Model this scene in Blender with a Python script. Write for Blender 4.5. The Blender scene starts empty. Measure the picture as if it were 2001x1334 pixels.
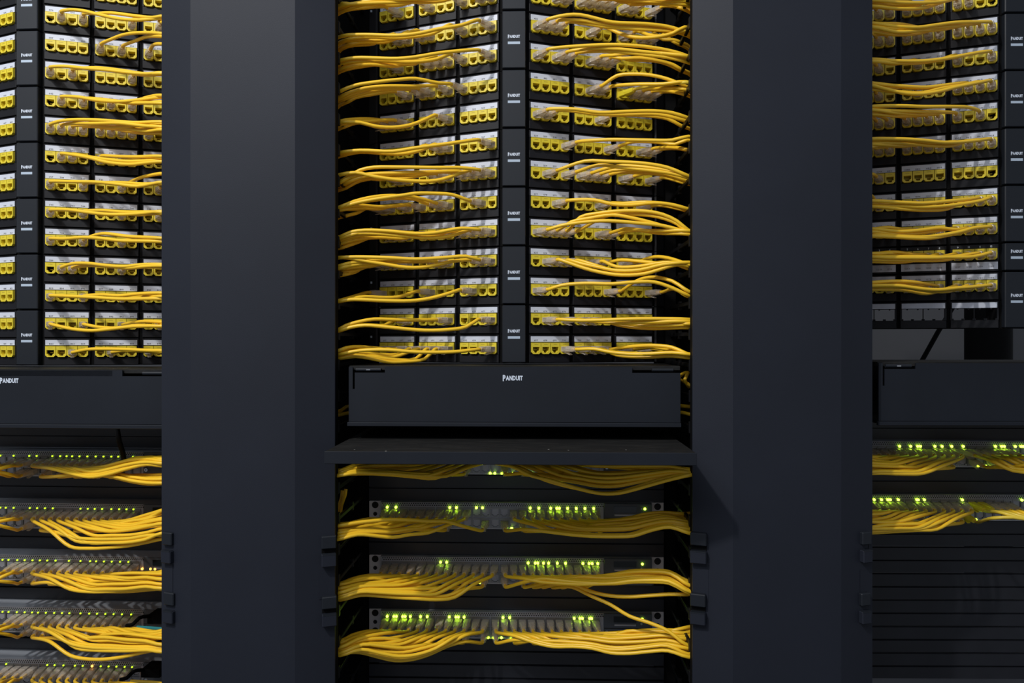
import bpy, bmesh, math, random
from mathutils import Vector, Matrix
random.seed(7)
SC = bpy.context.scene
COL = SC.collection

# ------------------------------------------------------------------ camera
F, CX, CY = 1500.0, 1000.5, 667.0        # focal length and centre in pixels of the 2001x1334 frame
YAW = 0.030634                            # camera is turned slightly to the left
EYE = 1.35                                # camera height above the floor
cam_d = bpy.data.cameras.new('camera')
cam_d.sensor_width = 36.0
cam_d.lens = F / 2001.0 * 36.0
cam_d.clip_start = 0.02
cam = bpy.data.objects.new('camera', cam_d)
COL.objects.link(cam)
cam.location = (0, 0, EYE)
cam.rotation_euler = (math.pi / 2, 0, YAW)
SC.camera = cam

# ------------------------------------------------------------------ world and lamps
W = bpy.data.worlds.new('room_air')
SC.world = W
W.use_nodes = True
W.node_tree.nodes['Background'].inputs[0].default_value = (0.80, 0.88, 1.0, 1)
W.node_tree.nodes['Background'].inputs[1].default_value = 0.30

def area(name, loc, target, sx, sy, power, col):
    d = bpy.data.lights.new(name, 'AREA')
    d.shape = 'RECTANGLE'; d.size = sx; d.size_y = sy; d.energy = power; d.color = col
    o = bpy.data.objects.new(name, d); COL.objects.link(o)
    o.location = loc
    o.rotation_euler = (Vector(target) - Vector(loc)).to_track_quat('-Z', 'Y').to_euler()
    return o
area('ceiling_light', (-1.14, -0.50, EYE + 1.85), (-0.25, 1.2, EYE - 0.1), 0.06, 0.14, 43.0, (1.0, 0.97, 0.93))
area('ceiling_light', (-1.3, -0.9, EYE + 1.83), (-0.5, 1.2, EYE - 0.3), 2.2, 1.0, 38.0, (0.88, 0.93, 1.0))

SC.view_settings.view_transform = 'Standard'
SC.view_settings.look = 'None'
SC.view_settings.gamma = 1.0
SC.view_settings.exposure = 0.0
SC.view_settings.use_curve_mapping = False

# ------------------------------------------------------------------ measuring helpers
CYW, SYW = math.cos(YAW), math.sin(YAW)
def ray(px, py):
    a, b = (px - CX) / F, -(py - CY) / F
    return Vector((CYW * a - SYW, CYW + SYW * a, b))
def at(px, py, Y):
    r = ray(px, py); t = Y / r.y
    return Vector((r.x * t, Y, EYE + r.z * t))
def at_x(px, py, X):
    r = ray(px, py); t = X / r.x
    return Vector((X, r.y * t, EYE + r.z * t))
def pix(p):
    d = -SYW * p[0] + CYW * p[1]; r = CYW * p[0] + SYW * p[1]
    return CX + F * r / d, CY - F * (p[2] - EYE) / d

# ------------------------------------------------------------------ materials
def nt(name):
    m = bpy.data.materials.new(name); m.use_nodes = True
    return m, m.node_tree.nodes, m.node_tree.links, m.node_tree.nodes['Principled BSDF']
def solid(name, col, rough=0.5, metal=0.0, spec=0.5, bump=0.0, bscale=400.0, vary=0.0, vscale=6.0, dark=None, emit=None, es=1.0):
    m, n, l, p = nt(name)
    p.inputs['Base Color'].default_value = (*col, 1)
    p.inputs['Roughness'].default_value = rough
    p.inputs['Metallic'].default_value = metal
    p.inputs['Specular IOR Level'].default_value = spec
    tc = n.new('ShaderNodeTexCoord')
    if bump:
        t = n.new('ShaderNodeTexNoise'); t.inputs['Scale'].default_value = bscale; t.inputs['Detail'].default_value = 2
        b = n.new('ShaderNodeBump'); b.inputs['Strength'].default_value = bump; b.inputs['Distance'].default_value = 0.0006
        l.new(tc.outputs['Object'], t.inputs['Vector']); l.new(t.outputs['Fac'], b.inputs['Height']); l.new(b.outputs['Normal'], p.inputs['Normal'])
    if vary:
        t = n.new('ShaderNodeTexNoise'); t.inputs['Scale'].default_value = vscale; t.inputs['Detail'].default_value = 6
        r = n.new('ShaderNodeValToRGB')
        r.color_ramp.elements[0].position = 0.35; r.color_ramp.elements[1].position = 0.7
        r.color_ramp.elements[0].color = (*[c * (1 - vary) for c in col], 1)
        r.color_ramp.elements[1].color = (*[min(1, c * (1 + vary)) for c in col], 1)
        l.new(tc.outputs['Object'], t.inputs['Vector']); l.new(t.outputs['Fac'], r.inputs['Fac']); l.new(r.outputs['Color'], p.inputs['Base Color'])
    if emit:
        p.inputs['Emission Color'].default_value = (*emit, 1); p.inputs['Emission Strength'].default_value = es
    return m
M = {}
M['door'] = solid('powder_coated_steel', (0.0125, 0.0150, 0.0235), 0.6, spec=0.25, bump=0.10, bscale=900, vary=0.10, vscale=5)
M['cover'] = solid('satin_cover_paint', (0.0095, 0.0118, 0.0175), 0.55, spec=0.25, bump=0.08, bscale=900, vary=0.10, vscale=9)
M['panel'] = solid('panel_black_plastic', (0.0055, 0.0055, 0.008), 0.55, spec=0.3, bump=0.08, bscale=700, vary=0.12, vscale=40)
M['nose'] = solid('nose_black_plastic', (0.0105, 0.0130, 0.018), 0.5, spec=0.3, bump=0.06, bscale=900)
M['black'] = solid('matt_black_steel', (0.002, 0.002, 0.0022), 0.8, spec=0.12)
M['blank'] = solid('blank_panel_paint', (0.0125, 0.0135, 0.018), 0.38, spec=0.5, vary=0.15, vscale=20)
M['finger'] = solid('finger_plastic', (0.005, 0.005, 0.006), 0.42, spec=0.3)
M['label'] = solid('paper_label', (0.60, 0.63, 0.72), 0.35, vary=0.05, vscale=60)
M['tag'] = solid('grey_tag', (0.42, 0.50, 0.60), 0.5)
M['ink'] = solid('label_ink', (0.05, 0.05, 0.07), 0.6)
M['white'] = solid('white_print', (0.62, 0.68, 0.78), 0.5)
M['jack'] = solid('yellow_jack_plastic', (0.76, 0.60, 0.035), 0.38, vary=0.06, vscale=80)
M['slit'] = solid('jack_marking', (0.50, 0.38, 0.03), 0.5)
M['cable'] = solid('yellow_cable_jacket', (0.90, 0.55, 0.024), 0.40, vary=0.05, vscale=12)
M['cable_pale'] = solid('pale_yellow_cable_jacket', (0.78, 0.56, 0.05), 0.42)
M['boot_yellow'] = solid('yellow_boot_plastic', (0.75, 0.62, 0.03), 0.4)
M['silver'] = solid('silver_switch_face', (0.36, 0.36, 0.39), 0.42, metal=0.3, vary=0.05, vscale=40)
M['ear'] = solid('bare_metal_ear', (0.62, 0.60, 0.62), 0.45, metal=0.2)
M['housing'] = solid('port_metal', (0.22, 0.22, 0.22), 0.35, metal=0.7)
M['hole'] = solid('port_inside', (0.006, 0.006, 0.006), 0.6)
M['swdark'] = solid('switch_dark_face', (0.060, 0.070, 0.085), 0.45)
M['lcd'] = solid('display_glass', (0.006, 0.010, 0.010), 0.15)
M['lid'] = solid('switch_lid', (0.40, 0.43, 0.48), 0.42, metal=0.3, vary=0.08, vscale=15)
M['screw'] = solid('steel_screw', (0.55, 0.60, 0.65), 0.3, metal=0.9)
M['aqua'] = solid('aqua_fibre', (0.05, 0.45, 0.48), 0.4)
M['steel'] = solid('bright_steel', (0.7, 0.7, 0.72), 0.2, metal=1.0)
M['led'] = solid('green_led', (0.1, 0.2, 0.0), 0.4, emit=(0.55, 1.0, 0.03), es=14.0)
M['led_dim'] = solid('green_led_soft', (0.1, 0.2, 0.0), 0.4, emit=(0.46, 0.85, 0.02), es=2.4)
M['led_amber'] = solid('amber_led', (0.2, 0.1, 0.0), 0.4, emit=(1.0, 0.45, 0.06), es=4.5)
M['wall'] = solid('grey_wall_paint', (0.10, 0.10, 0.107), 0.8, vary=0.05, vscale=2)
M['floor'] = solid('grey_floor_tile', (0.10, 0.10, 0.11), 0.5, vary=0.1, vscale=3)
# dusty shelf: settled dust streaks and specks
m, n, l, p = nt('dusty_shelf_paint')
tc = n.new('ShaderNodeTexCoord'); mp = n.new('ShaderNodeMapping'); mp.inputs['Scale'].default_value = (12, 40, 40)
l.new(tc.outputs['Object'], mp.inputs['Vector'])
t1 = n.new('ShaderNodeTexNoise'); t1.inputs['Scale'].default_value = 1.6; t1.inputs['Detail'].default_value = 8; t1.inputs['Roughness'].default_value = 0.7
l.new(mp.outputs['Vector'], t1.inputs['Vector'])
r1 = n.new('ShaderNodeValToRGB'); r1.color_ramp.elements[0].position = 0.48; r1.color_ramp.elements[1].position = 0.85
r1.color_ramp.elements[0].color = (0.007, 0.007, 0.007, 1); r1.color_ramp.elements[1].color = (0.028, 0.027, 0.025, 1)
l.new(t1.outputs['Fac'], r1.inputs['Fac'])
v = n.new('ShaderNodeTexVoronoi'); v.inputs['Scale'].default_value = 38
l.new(tc.outputs['Object'], v.inputs['Vector'])
r2 = n.new('ShaderNodeValToRGB'); r2.color_ramp.elements[0].position = 0.035; r2.color_ramp.elements[1].position = 0.06
r2.color_ramp.elements[0].color = (1, 1, 1, 1); r2.color_ramp.elements[1].color = (0, 0, 0, 1)
l.new(v.outputs['Distance'], r2.inputs['Fac'])
mx = n.new('ShaderNodeMixRGB'); mx.inputs[2].default_value = (0.35, 0.35, 0.33, 1)
l.new(r2.outputs['Color'], mx.inputs[0]); l.new(r1.outputs['Color'], mx.inputs[1]); l.new(mx.outputs['Color'], p.inputs['Base Color'])
p.inputs['Roughness'].default_value = 0.6; p.inputs['Specular IOR Level'].default_value = 0.3
M['shelf'] = m
# clear plug plastic: part see-through, part glossy milky body
m, n, l, p = nt('clear_plug_plastic')
p.inputs['Base Color'].default_value = (0.74, 0.66, 0.56, 1); p.inputs['Roughness'].default_value = 0.22; p.inputs['Specular IOR Level'].default_value = 1.0
tc = n.new('ShaderNodeTexCoord'); t = n.new('ShaderNodeTexNoise'); t.inputs['Scale'].default_value = 260; t.inputs['Detail'].default_value = 1
b = n.new('ShaderNodeBump'); b.inputs['Strength'].default_value = 0.6; b.inputs['Distance'].default_value = 0.002
l.new(tc.outputs['Object'], t.inputs['Vector']); l.new(t.outputs['Fac'], b.inputs['Height']); l.new(b.outputs['Normal'], p.inputs['Normal'])
tr = n.new('ShaderNodeBsdfTransparent'); tr.inputs[0].default_value = (0.93, 0.90, 0.85, 1)
ms = n.new('ShaderNodeMixShader'); ms.inputs[0].default_value = 0.46
l.new(tr.outputs[0], ms.inputs[1]); l.new(p.outputs[0], ms.inputs[2])
l.new(ms.outputs[0], n['Material Output'].inputs['Surface'])
M['clear'] = m

# ------------------------------------------------------------------ object helpers
def tag(o, label=None, cat=None, group=None, kind=None):
    if label: o['label'] = label
    if cat: o['category'] = cat
    if group: o['group'] = group
    if kind: o['kind'] = kind
    return o
def empty(name, loc, rz=0.0):
    o = bpy.data.objects.new(name, None); COL.objects.link(o)
    o.empty_display_size = 0.02
    o.location = loc; o.rotation_euler = (0, 0, rz)
    return o
def link(name, me, parent=None, loc=(0, 0, 0), rz=0.0):
    o = bpy.data.objects.new(name, me); COL.objects.link(o)
    if parent: o.parent = parent
    o.location = loc; o.rotation_euler = (0, 0, rz)
    return o
class MB:
    """collects faces of one part"""
    def __init__(s): s.v = []; s.f = []; s.m = []; s.mats = []; s.sm = []
    def mi(s, mat):
        if mat not in s.mats: s.mats.append(mat)
        return s.mats.index(mat)
    def add(s, vs, fs, mat, smooth=False):
        o = len(s.v); k = s.mi(mat); s.v += [tuple(a) for a in vs]
        for f in fs: s.f.append([o + i for i in f]); s.m.append(k); s.sm.append(smooth)
    def box(s, x0, x1, y0, y1, z0, z1, mat, bev=0.0):
        if bev <= 0:
            vs = [(x, y, z) for x in (x0, x1) for y in (y0, y1) for z in (z0, z1)]
            s.add(vs, [(0, 1, 3, 2), (4, 6, 7, 5), (0, 4, 5, 1), (2, 3, 7, 6), (0, 2, 6, 4), (1, 5, 7, 3)], mat)
        else:
            b = bev; vs = []
            # 24-vertex chamfered box
            for x, sx in ((x0, 1), (x1, -1)):
                for y, sy in ((y0, 1), (y1, -1)):
                    for z, sz in ((z0, 1), (z1, -1)):
                        vs += [(x, y + sy * b, z + sz * b), (x + sx * b, y, z + sz * b), (x + sx * b, y + sy * b, z)]
            I = lambda i, j, k, a: (i * 4 + j * 2 + k) * 3 + a
            fs = [(I(i, 0, 0, 0), I(i, 0, 1, 0), I(i, 1, 1, 0), I(i, 1, 0, 0)) for i in (0, 1)]
            fs += [(I(0, j, 0, 1), I(0, j, 1, 1), I(1, j, 1, 1), I(1, j, 0, 1)) for j in (0, 1)]
            fs += [(I(0, 0, k, 2), I(0, 1, k, 2), I(1, 1, k, 2), I(1, 0, k, 2)) for k in (0, 1)]
            for i in (0, 1):
                for j in (0, 1): fs.append((I(i, j, 0, 0), I(i, j, 1, 0), I(i, j, 1, 1), I(i, j, 0, 1)))
                for k in (0, 1): fs.append((I(i, 0, k, 0), I(i, 1, k, 0), I(i, 1, k, 2), I(i, 0, k, 2)))
            for j in (0, 1):
                for k in (0, 1): fs.append((I(0, j, k, 1), I(1, j, k, 1), I(1, j, k, 2), I(0, j, k, 2)))
            for i in (0, 1):
                for j in (0, 1):
                    for k in (0, 1): fs.append((I(i, j, k, 0), I(i, j, k, 1), I(i, j, k, 2)))
            s.add(vs, fs, mat)
    def prism_z(s, poly, z0, z1, mat):            # poly in xy
        n = len(poly); vs = [(x, y, z0) for x, y in poly] + [(x, y, z1) for x, y in poly]
        s.add(vs, [tuple(range(n)), tuple(range(n, 2 * n))] + [(i, (i + 1) % n, n + (i + 1) % n, n + i) for i in range(n)], mat)
    def prism_x(s, poly, x0, x1, mat):            # poly in yz
        n = len(poly); vs = [(x0, y, z) for y, z in poly] + [(x1, y, z) for y, z in poly]
        s.add(vs, [tuple(range(n)), tuple(range(n, 2 * n))] + [(i, (i + 1) % n, n + (i + 1) % n, n + i) for i in range(n)], mat)
    def holed(s, outer, hole, y0, y1, mat, back=True, inner=None, depth=None):
        """plate in xz with one hole, front at y0, back edge of outer rim at y1, hole depth"""
        bm = bmesh.new()
        ov = [bm.verts.new((x, y0, z)) for x, z in outer]; hv = [bm.verts.new((x, y0, z)) for x, z in hole]
        es = [bm.edges.new((a[i], a[(i + 1) % len(a)])) for a in (ov, hv) for i in range(len(a))]
        bmesh.ops.triangle_fill(bm, use_beauty=True, use_dissolve=False, edges=es)
        bm.verts.index_update()
        s.add([v.co[:] for v in bm.verts], [[v.index for v in f.verts] for f in bm.faces], mat); bm.free()
        n = len(outer)
        s.add([(x, y0, z) for x, z in outer] + [(x, y1, z) for x, z in outer], [(i, (i + 1) % n, n + (i + 1) % n, n + i) for i in range(n)], mat)
        n = len(hole); d = depth if depth else y1
        s.add([(x, y0, z) for x, z in hole] + [(x, d, z) for x, z in hole], [(i, (i + 1) % n, n + (i + 1) % n, n + i) for i in range(n)], inner or mat)
        if back: s.add([(x, d, z) for x, z in hole], [tuple(range(n))], inner or mat)
    def disc(s, cx, y, cz, r, mat, n=12, y1=None):
        c = [(cx + r * math.cos(2 * math.pi * i / n), cz + r * math.sin(2 * math.pi * i / n)) for i in range(n)]
        s.add([(x, y, z) for x, z in c], [tuple(range(n))], mat)
        if y1 is not None: s.add([(x, y, z) for x, z in c] + [(x, y1, z) for x, z in c], [(i, (i + 1) % n, n + (i + 1) % n, n + i) for i in range(n)], mat)
    def tube(s, pts, r, mat, n=8, cap=True):
        pts = [Vector(p) for p in pts]; N = len(pts); vs = []
        up = Vector((0, 0, 1))
        for i, p in enumerate(pts):
            t = (pts[min(i + 1, N - 1)] - pts[max(i - 1, 0)]).normalized()
            a = up - t * up.dot(t)
            if a.length < 1e-4: a = Vector((1, 0, 0))
            a.normalize(); up = a; b = t.cross(a)
            rr = r[i] if isinstance(r, (list, tuple)) else r
            for k in range(n):
                q = 2 * math.pi * k / n
                vs.append(p + (a * math.cos(q) + b * math.sin(q)) * rr)
        fs = [(i * n + k, i * n + (k + 1) % n, (i + 1) * n + (k + 1) % n, (i + 1) * n + k) for i in range(N - 1) for k in range(n)]
        s.add(vs, fs, mat, True)
        if cap: s.add([vs[k] for k in range(n)] + [vs[(N - 1) * n + k] for k in range(n)], [tuple(range(n)), tuple(range(n, 2 * n))], mat)
    def mesh(s, name):
        me = bpy.data.meshes.new(name); me.from_pydata(s.v, [], s.f)
        for q in s.mats: me.materials.append(M[q])
        me.polygons.foreach_set('material_index', s.m); me.polygons.foreach_set('use_smooth', s.sm)
        bm = bmesh.new(); bm.from_mesh(me); bmesh.ops.recalc_face_normals(bm, faces=bm.faces); bm.to_mesh(me); bm.free()
        me.update(); return me
    def build(s, name, parent=None, loc=(0, 0, 0), rz=0.0): return link(name, s.mesh(name), parent, loc, rz)

# lettering: glyph outlines turned into flat polygons
GL = {}
def glyph(ch, fat=0.0):
    if (ch, fat) not in GL:
        c = bpy.data.curves.new('glyph', 'FONT'); c.body = ch; c.size = 1.0; c.offset = fat; c.resolution_u = 2; c.fill_mode = 'FRONT'
        o = bpy.data.objects.new('glyph', c); COL.objects.link(o)
        dg = bpy.context.evaluated_depsgraph_get(); e = o.evaluated_get(dg); me = e.to_mesh()
        vs = [(v.co.x, v.co.y) for v in me.vertices]; fs = [tuple(p.vertices) for p in me.polygons]
        e.to_mesh_clear(); bpy.data.objects.remove(o); bpy.data.curves.remove(c)
        x0 = min([q[0] for q in vs] or [0]); x1 = max([q[0] for q in vs] or [0.3])
        GL[(ch, fat)] = ([(q[0] - x0, q[1]) for q in vs], fs, x1 - x0)
    return GL[(ch, fat)]
def text(mb, s, cx, y, z0, size, mat, fat=0.0, gap=0.10, width=None, first=1.0):
    tot = 0
    for i, ch in enumerate(s): tot += glyph(ch, fat)[2] * (first if i == 0 else 1) + (gap if i else 0)
    sx = size if width is None else width / tot
    x = cx - tot * sx / 2
    for i, ch in enumerate(s):
        vs, fs, w = glyph(ch, fat); k = first if i == 0 else 1.0
        dz = -(first - 1) * 0.5 * size * 0.7 if i == 0 else 0
        mb.add([(x + a * sx * k, y, z0 + dz + b * size * k) for a, b in vs], fs, mat)
        x += (w * k + gap) * sx
def logo(mb, cx, y, cz, width, height, mat='white'):
    text(mb, 'PANDUIT', cx, y, cz - height / 2, height / 0.75, mat, fat=0.05, gap=0.04, width=width, first=1.28)

# ------------------------------------------------------------------ racks: where each stands
U = 0.04445
NOSE, A0, ANG, S0, PIT, WID = 0.0895, 0.0376, 0.34626, -0.0131, 0.0716, 0.0619
RK = {'L': dict(X=-0.8053, Y=1.2973, Z=0.0011, yaw=-0.0252, name='left'),
      'C': dict(X=-0.0326, Y=1.2602, Z=0.0066, yaw=0.0002, name='middle'),
      'R': dict(X=0.7431, Y=1.3142, Z=0.0154, yaw=0.0190, name='right')}
def rackM(r):
    k = RK[r]; return Matrix.Translation((k['X'], k['Y'], 0)) @ Matrix.Rotation(k['yaw'], 4, 'Z')
def rowtop(r, j): return EYE + RK[r]['Z'] + 0.0492 + (j - 1) * U
WALLX = {('C', -1): -0.2830, ('C', 1): 0.2184, ('L', 1): -0.531, ('R', -1): 0.465, ('L', -1): -1.09, ('R', 1): 1.03}
ORD = ['first', 'second', 'third', 'fourth', 'fifth', 'sixth', 'seventh', 'eighth', 'ninth', 'tenth', 'eleventh', 'twelfth', 'thirteenth', 'fourteenth',
       'fifteenth', 'sixteenth', 'seventeenth', 'eighteenth', 'nineteenth', 'twentieth', 'twenty-first', 'twenty-second', 'twenty-third', 'twenty-fourth']

# ------------------------------------------------------------------ the room
mb = MB(); mb.box(-3.2, 3.2, -2.4, 4.2, -0.1, 0, 'floor'); tag(mb.build('floor'), 'grey floor below the racks', 'floor', kind='structure')
mb = MB(); mb.box(-3.2, 3.2, 4.2, 4.3, 0, 3.0, 'wall'); tag(mb.build('wall_back'), 'grey wall seen through the gap in the right rack', 'wall', kind='structure')
# dark round column behind the right rack
mb = MB()
c0 = at(1931, 676, 3.6); r_ = (at(1973, 676, 3.6) - at(1890, 676, 3.6)).x / 2
mb.tube([(c0.x, c0.y, 0), (c0.x, c0.y, 3.0)], r_, 'black', 24)
o = mb.build('column'); tag(o, 'dark round column standing behind the right rack', 'column')

# ------------------------------------------------------------------ rack frames
for r in 'LCR':
    k = RK[r]
    e = empty('equipment_rack', (k['X'], k['Y'], 0), k['yaw'])
    tag(e, 'black steel mounting frame of the %s rack' % k['name'], 'rack')
    for s in (-1, 1):
        mb = MB()
        mb.box(min(s * .2265, s * .262), max(s * .2265, s * .262), 0.003, 0.006, 0.05, 2.15, 'black')
        mb.box(min(s * .259, s * .262), max(s * .259, s * .262), 0.006, 0.07, 0.05, 2.15, 'black')
        for i in range(-15, 16):                   # mounting holes as small raised collars
            mb.disc(s * .2325, 0.0026, EYE + i * U + .01, 0.0035, 'finger', 8, 0.0035)
        mb.build('post', e)
    mb = MB(); mb.box(-.262, .262, 0.0, .6, 0, .05, 'black'); mb.build('plinth', e)
    mb = MB(); mb.box(-.262, .262, 0.0, .6, 2.15, 2.2, 'black'); mb.build('top_beam', e)

# ------------------------------------------------------------------ patch panels
def jack_mesh():
    mb = MB(); w, h, c = .00735, .00875, .0028
    out = [(-w, h), (w, h), (w, -h + c), (w - c, -h), (-w + c, -h), (-w, -h + c)]
    hole = [(-.0054, .0022), (.0054, .0022), (.0054, -.0036), (.0037, -.0036), (.0032, -.0050), (.0020, -.0068), (-.0020, -.0068), (-.0032, -.0050), (-.0037, -.0036), (-.0054, -.0036)]
    mb.holed(out, hole, -.0035, .006, 'jack', depth=.013)
    mb.box(-.0050, .0050, .0065, .013, -.0026, -.0010, 'slit')            # contact comb inside
    mb.box(-.0030, .0030, -.00365, -.0035, .0056, .0064, 'slit')          # raised mark
    mb.box(-w, w, -.0037, -.0035, .0083, h, 'jack')
    return mb.mesh('jack')
JACK = jack_mesh()
def plate_mesh(flat=False, bay=False):
    mb = MB(); W2, t, b = .0331, -.0012, -.0436
    if flat: z1, z2 = -.0078, -.0262
    else: z1, z2 = -.0126, -.0308
    mb.box(-W2, W2, 0, .004, z1, t, 'panel', .0006)
    mb.box(-W2, W2, 0, .004, b, z2, 'panel', .0006)
    mb.box(-W2, -.0306, 0, .004, z2, z1, 'panel'); mb.box(.0306, W2, 0, .004, z2, z1, 'panel')
    mb.box(-.0006, .0006, 0, .004, z2, z1, 'panel')
    if not bay: mb.box(-W2, W2, .0136, .0148, b, t, 'black')
    if bay:
        for i in range(4):
            x = -.0306 + (i + .5) * .0153
            for q in (-1, 1): mb.box(x + q * .0068 - .0012, x + q * .0068 + .0012, 0, .003, z2, z2 + .0024, 'panel')
            mb.box(x - .001, x + .001, 0, .003, z1 - .0015, z1, 'panel')
    return mb.mesh('port_module')
PLATE, PLATE_F, PLATE_B = plate_mesh(), plate_mesh(flat=True), plate_mesh(bay=True)

def mod_local(side, m):
    t = S0 + m * PIT + WID / 2
    return Vector((side * (A0 + t * math.cos(ANG)), -NOSE + t * math.sin(ANG), 0)), side * ANG
def jack_world(r, side, j, idx, flat=False):
    m, i = divmod(idx, 4); loc, rz = mod_local(side, m)
    lx = side * (-WID / 2 + (i + .5) * WID / 4)
    Mx = rackM(r) @ Matrix.Translation((loc.x, loc.y, rowtop(r, j))) @ Matrix.Rotation(rz, 4, 'Z')
    p = Mx @ Vector((lx, -.0035, (-.0170 if flat else -.0218) - .0012)); n = Mx.to_3x3() @ Vector((0, -1, 0))
    return p, n
def in_view(p, mx=40):
    x, y = pix(p); return -mx < x < 2001 + mx and -mx < y < 1334 + mx
def numbers(r, side, j, m):
    """four port numbers, left to right as read"""
    base = {'L': 801 + 24 * (2 - j), 'C': 685 - 24 * j, 'R': 1201 + 24 * (5 - j)}[r]
    if side < 0: n0 = base + 8 - 4 * m
    else: n0 = base + 12 + 4 * m
    return [str(n0 + i) for i in range(4)]
panel_count = {'L': 0, 'C': 0, 'R': 0}
def patch_panel(r, rows, flat=False, bays=()):
    """rows: list of row indices, top last"""
    k = RK[r]; hi = max(rows); lo = min(rows)
    zt = rowtop(r, hi); zb = rowtop(r, lo) - U; zc = (zt + zb) / 2
    n = panel_count[r]; panel_count[r] += 1
    desc = 'angled patch panel with yellow jacks'
    if flat: desc = 'slim patch panel labelled below its jacks'
    elif bays: desc = 'patch panel with empty lower bays'
    where = 'cut by the top edge, %s rack' % k['name'] if n == 0 else '%s from the top in the %s rack' % (ORD[n], k['name'])
    e = empty('patch_bay', (k['X'], k['Y'], zc), k['yaw'])
    tag(e, '%s, %s' % (desc, where), 'patch panel', 'patch panels in the %s rack' % k['name'])
    H = (zt - zb) / 2
    # carrying frame: rails along the wings, posts between the modules, ears
    mb = MB(); ca, sa = math.cos(ANG), math.sin(ANG)
    for s in (-1, 1):
        def w(t, off): return (s * (A0 + t * ca - off * sa * -1), -NOSE + t * sa + off * ca)
        def seg(t0, t1, o0, o1, z0, z1, mat='black'):
            P = [w(t0, o0), w(t1, o0), w(t1, o1), w(t0, o1)]
            # offset direction is the inward normal of the wing
            P = [(s * (A0 + t * ca - o * sa), -NOSE + t * sa + o * ca) for t, o in ((t0, o0), (t1, o0), (t1, o1), (t0, o1))]
            mb.prism_z(P, z0, z1, mat)
        tend = S0 + 2 * PIT + WID + .006
        for q in range(len(rows) + 1): seg(-.024, tend, .0042, .018, -H + q * U * (1 if q else 1) - (.0010 if q else -.0002) if q < len(rows) else H - .0012, (-H + .0012) if q == 0 else (-H + q * U + .0008 if q < len(rows) else H - .0002))
        for m in range(4):
            t = S0 + m * PIT - (PIT - WID) / 2
            seg(t - .0035, t + .0035, .0030 if m else .0042, .018, -H + .0004, H - .0004)
        xe = A0 + tend * ca; ye = -NOSE + tend * sa
        mb.prism_z([(s * xe, ye + .003), (s * (xe + .003), ye + .002), (s * .2413, -.002), (s * .2413, .001), (s * (xe + .0), ye + .012)], -H + .0006, H - .0006, 'panel')
    mb.box(-.028, .028, -NOSE - .002, -NOSE + .02, -H + .0004, H - .0004, 'black')
    mb.build('frame', e)
    # nose plate with the maker's lettering and a blank label
    mb = MB(); mb.box(-.0178, .0178, -NOSE - .0125, -NOSE - .002, -H + .0012, H - .0012, 'nose', .0012)
    no = mb.build('nose_plate', e)
    y = -NOSE - .0127; zs = -.0054 if not flat else -.006
    if flat: zs = -.0015
    if bays: zs = -.0030
    mb = MB(); logo(mb, 0, y, zs + .0100, .0182, .0042); mb.build('lettering', no)
    mb = MB(); mb.box(-.0092, .0092, y - .0002, y + .0003, zs - .0018, zs + .0020, 'tag'); mb.build('label_strip', no)
    tx = pix(rackM(r) @ Vector((-.232, -.003, zc)))
    if r == 'C':
        mb = MB(); mb.box(-.2378, -.2270, -.0102, -.0096, -.0055, -.0020, 'tag'); mb.build('label_strip', e)
    for j in rows:
        zl = rowtop(r, j) - zc
        for side in (-1, 1):
            for m in range(3):
                loc, rz = mod_local(side, m)
                Mx = rackM(r) @ Matrix.Translation((loc.x, loc.y, rowtop(r, j) - U / 2))
                if not in_view(Mx.translation, 46): continue
                bay = j in bays
                po = link('port_module', PLATE_B if bay else (PLATE_F if flat else PLATE), e, (loc.x, loc.y, zl), rz)
                mb = MB()
                if flat: mb.box(-.0318, .0318, -.0007, -.0002, -.0405, -.0290, 'label'); zt_ = -.0372
                else: mb.box(-.0310, .0310, -.0007, -.0002, -.0118, -.0034, 'label'); zt_ = -.0108
                if not bay:
                    for i, s_ in enumerate(numbers(r, side, j, m)):
                        text(mb, s_, (i - 1.5) * .0153, -.0009, zt_, .0034, 'ink', width=.0058 if len(s_) == 3 else .0072)
                mb.build('label_strip', po)
                if flat:
                    mb = MB()
                    for i in range(4): text(mb, str(12 - 4 * m - 3 + i if side < 0 else 13 + 4 * m + i), (i - 1.5) * .0153, -.0004, -.0062, .0042, 'white')
                    mb.build('port_number', po)
                if bay: continue
                for i in range(4):
                    x = -WID / 2 + (i + .5) * WID / 4
                    if in_view(rackM(r) @ Matrix.Translation((loc.x, loc.y, rowtop(r, j))) @ Vector((x, 0, -.02)), 22):
                        link('jack', JACK, po, (x, 0, -.0170 if flat else -.0218))
for r in 'LC':
    for kk in range(6, -1, -1): patch_panel(r, [2 * kk, 2 * kk + 1] if kk < 7 else [12])
for kk in (6, 5, 4, 3, 2): patch_panel('R', [2 * kk, 2 * kk + 1] if kk < 7 else [12])
patch_panel('R', [3], flat=True)
patch_panel('R', [1, 2], bays=(1,))
FLAT = {('R', 3)}
# black cord hanging behind the right rack
mb = MB(); mb.tube([at(1888, 560, 1.75), at(1862, 600, 1.75), at(1832, 650, 1.75), at(1803, 702, 1.75), at(1780, 745, 1.75)], .0052, 'black', 10)
tag(mb.build('power_cord'), 'thin black cord slanting behind the gap in the right rack', 'cord')

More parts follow.
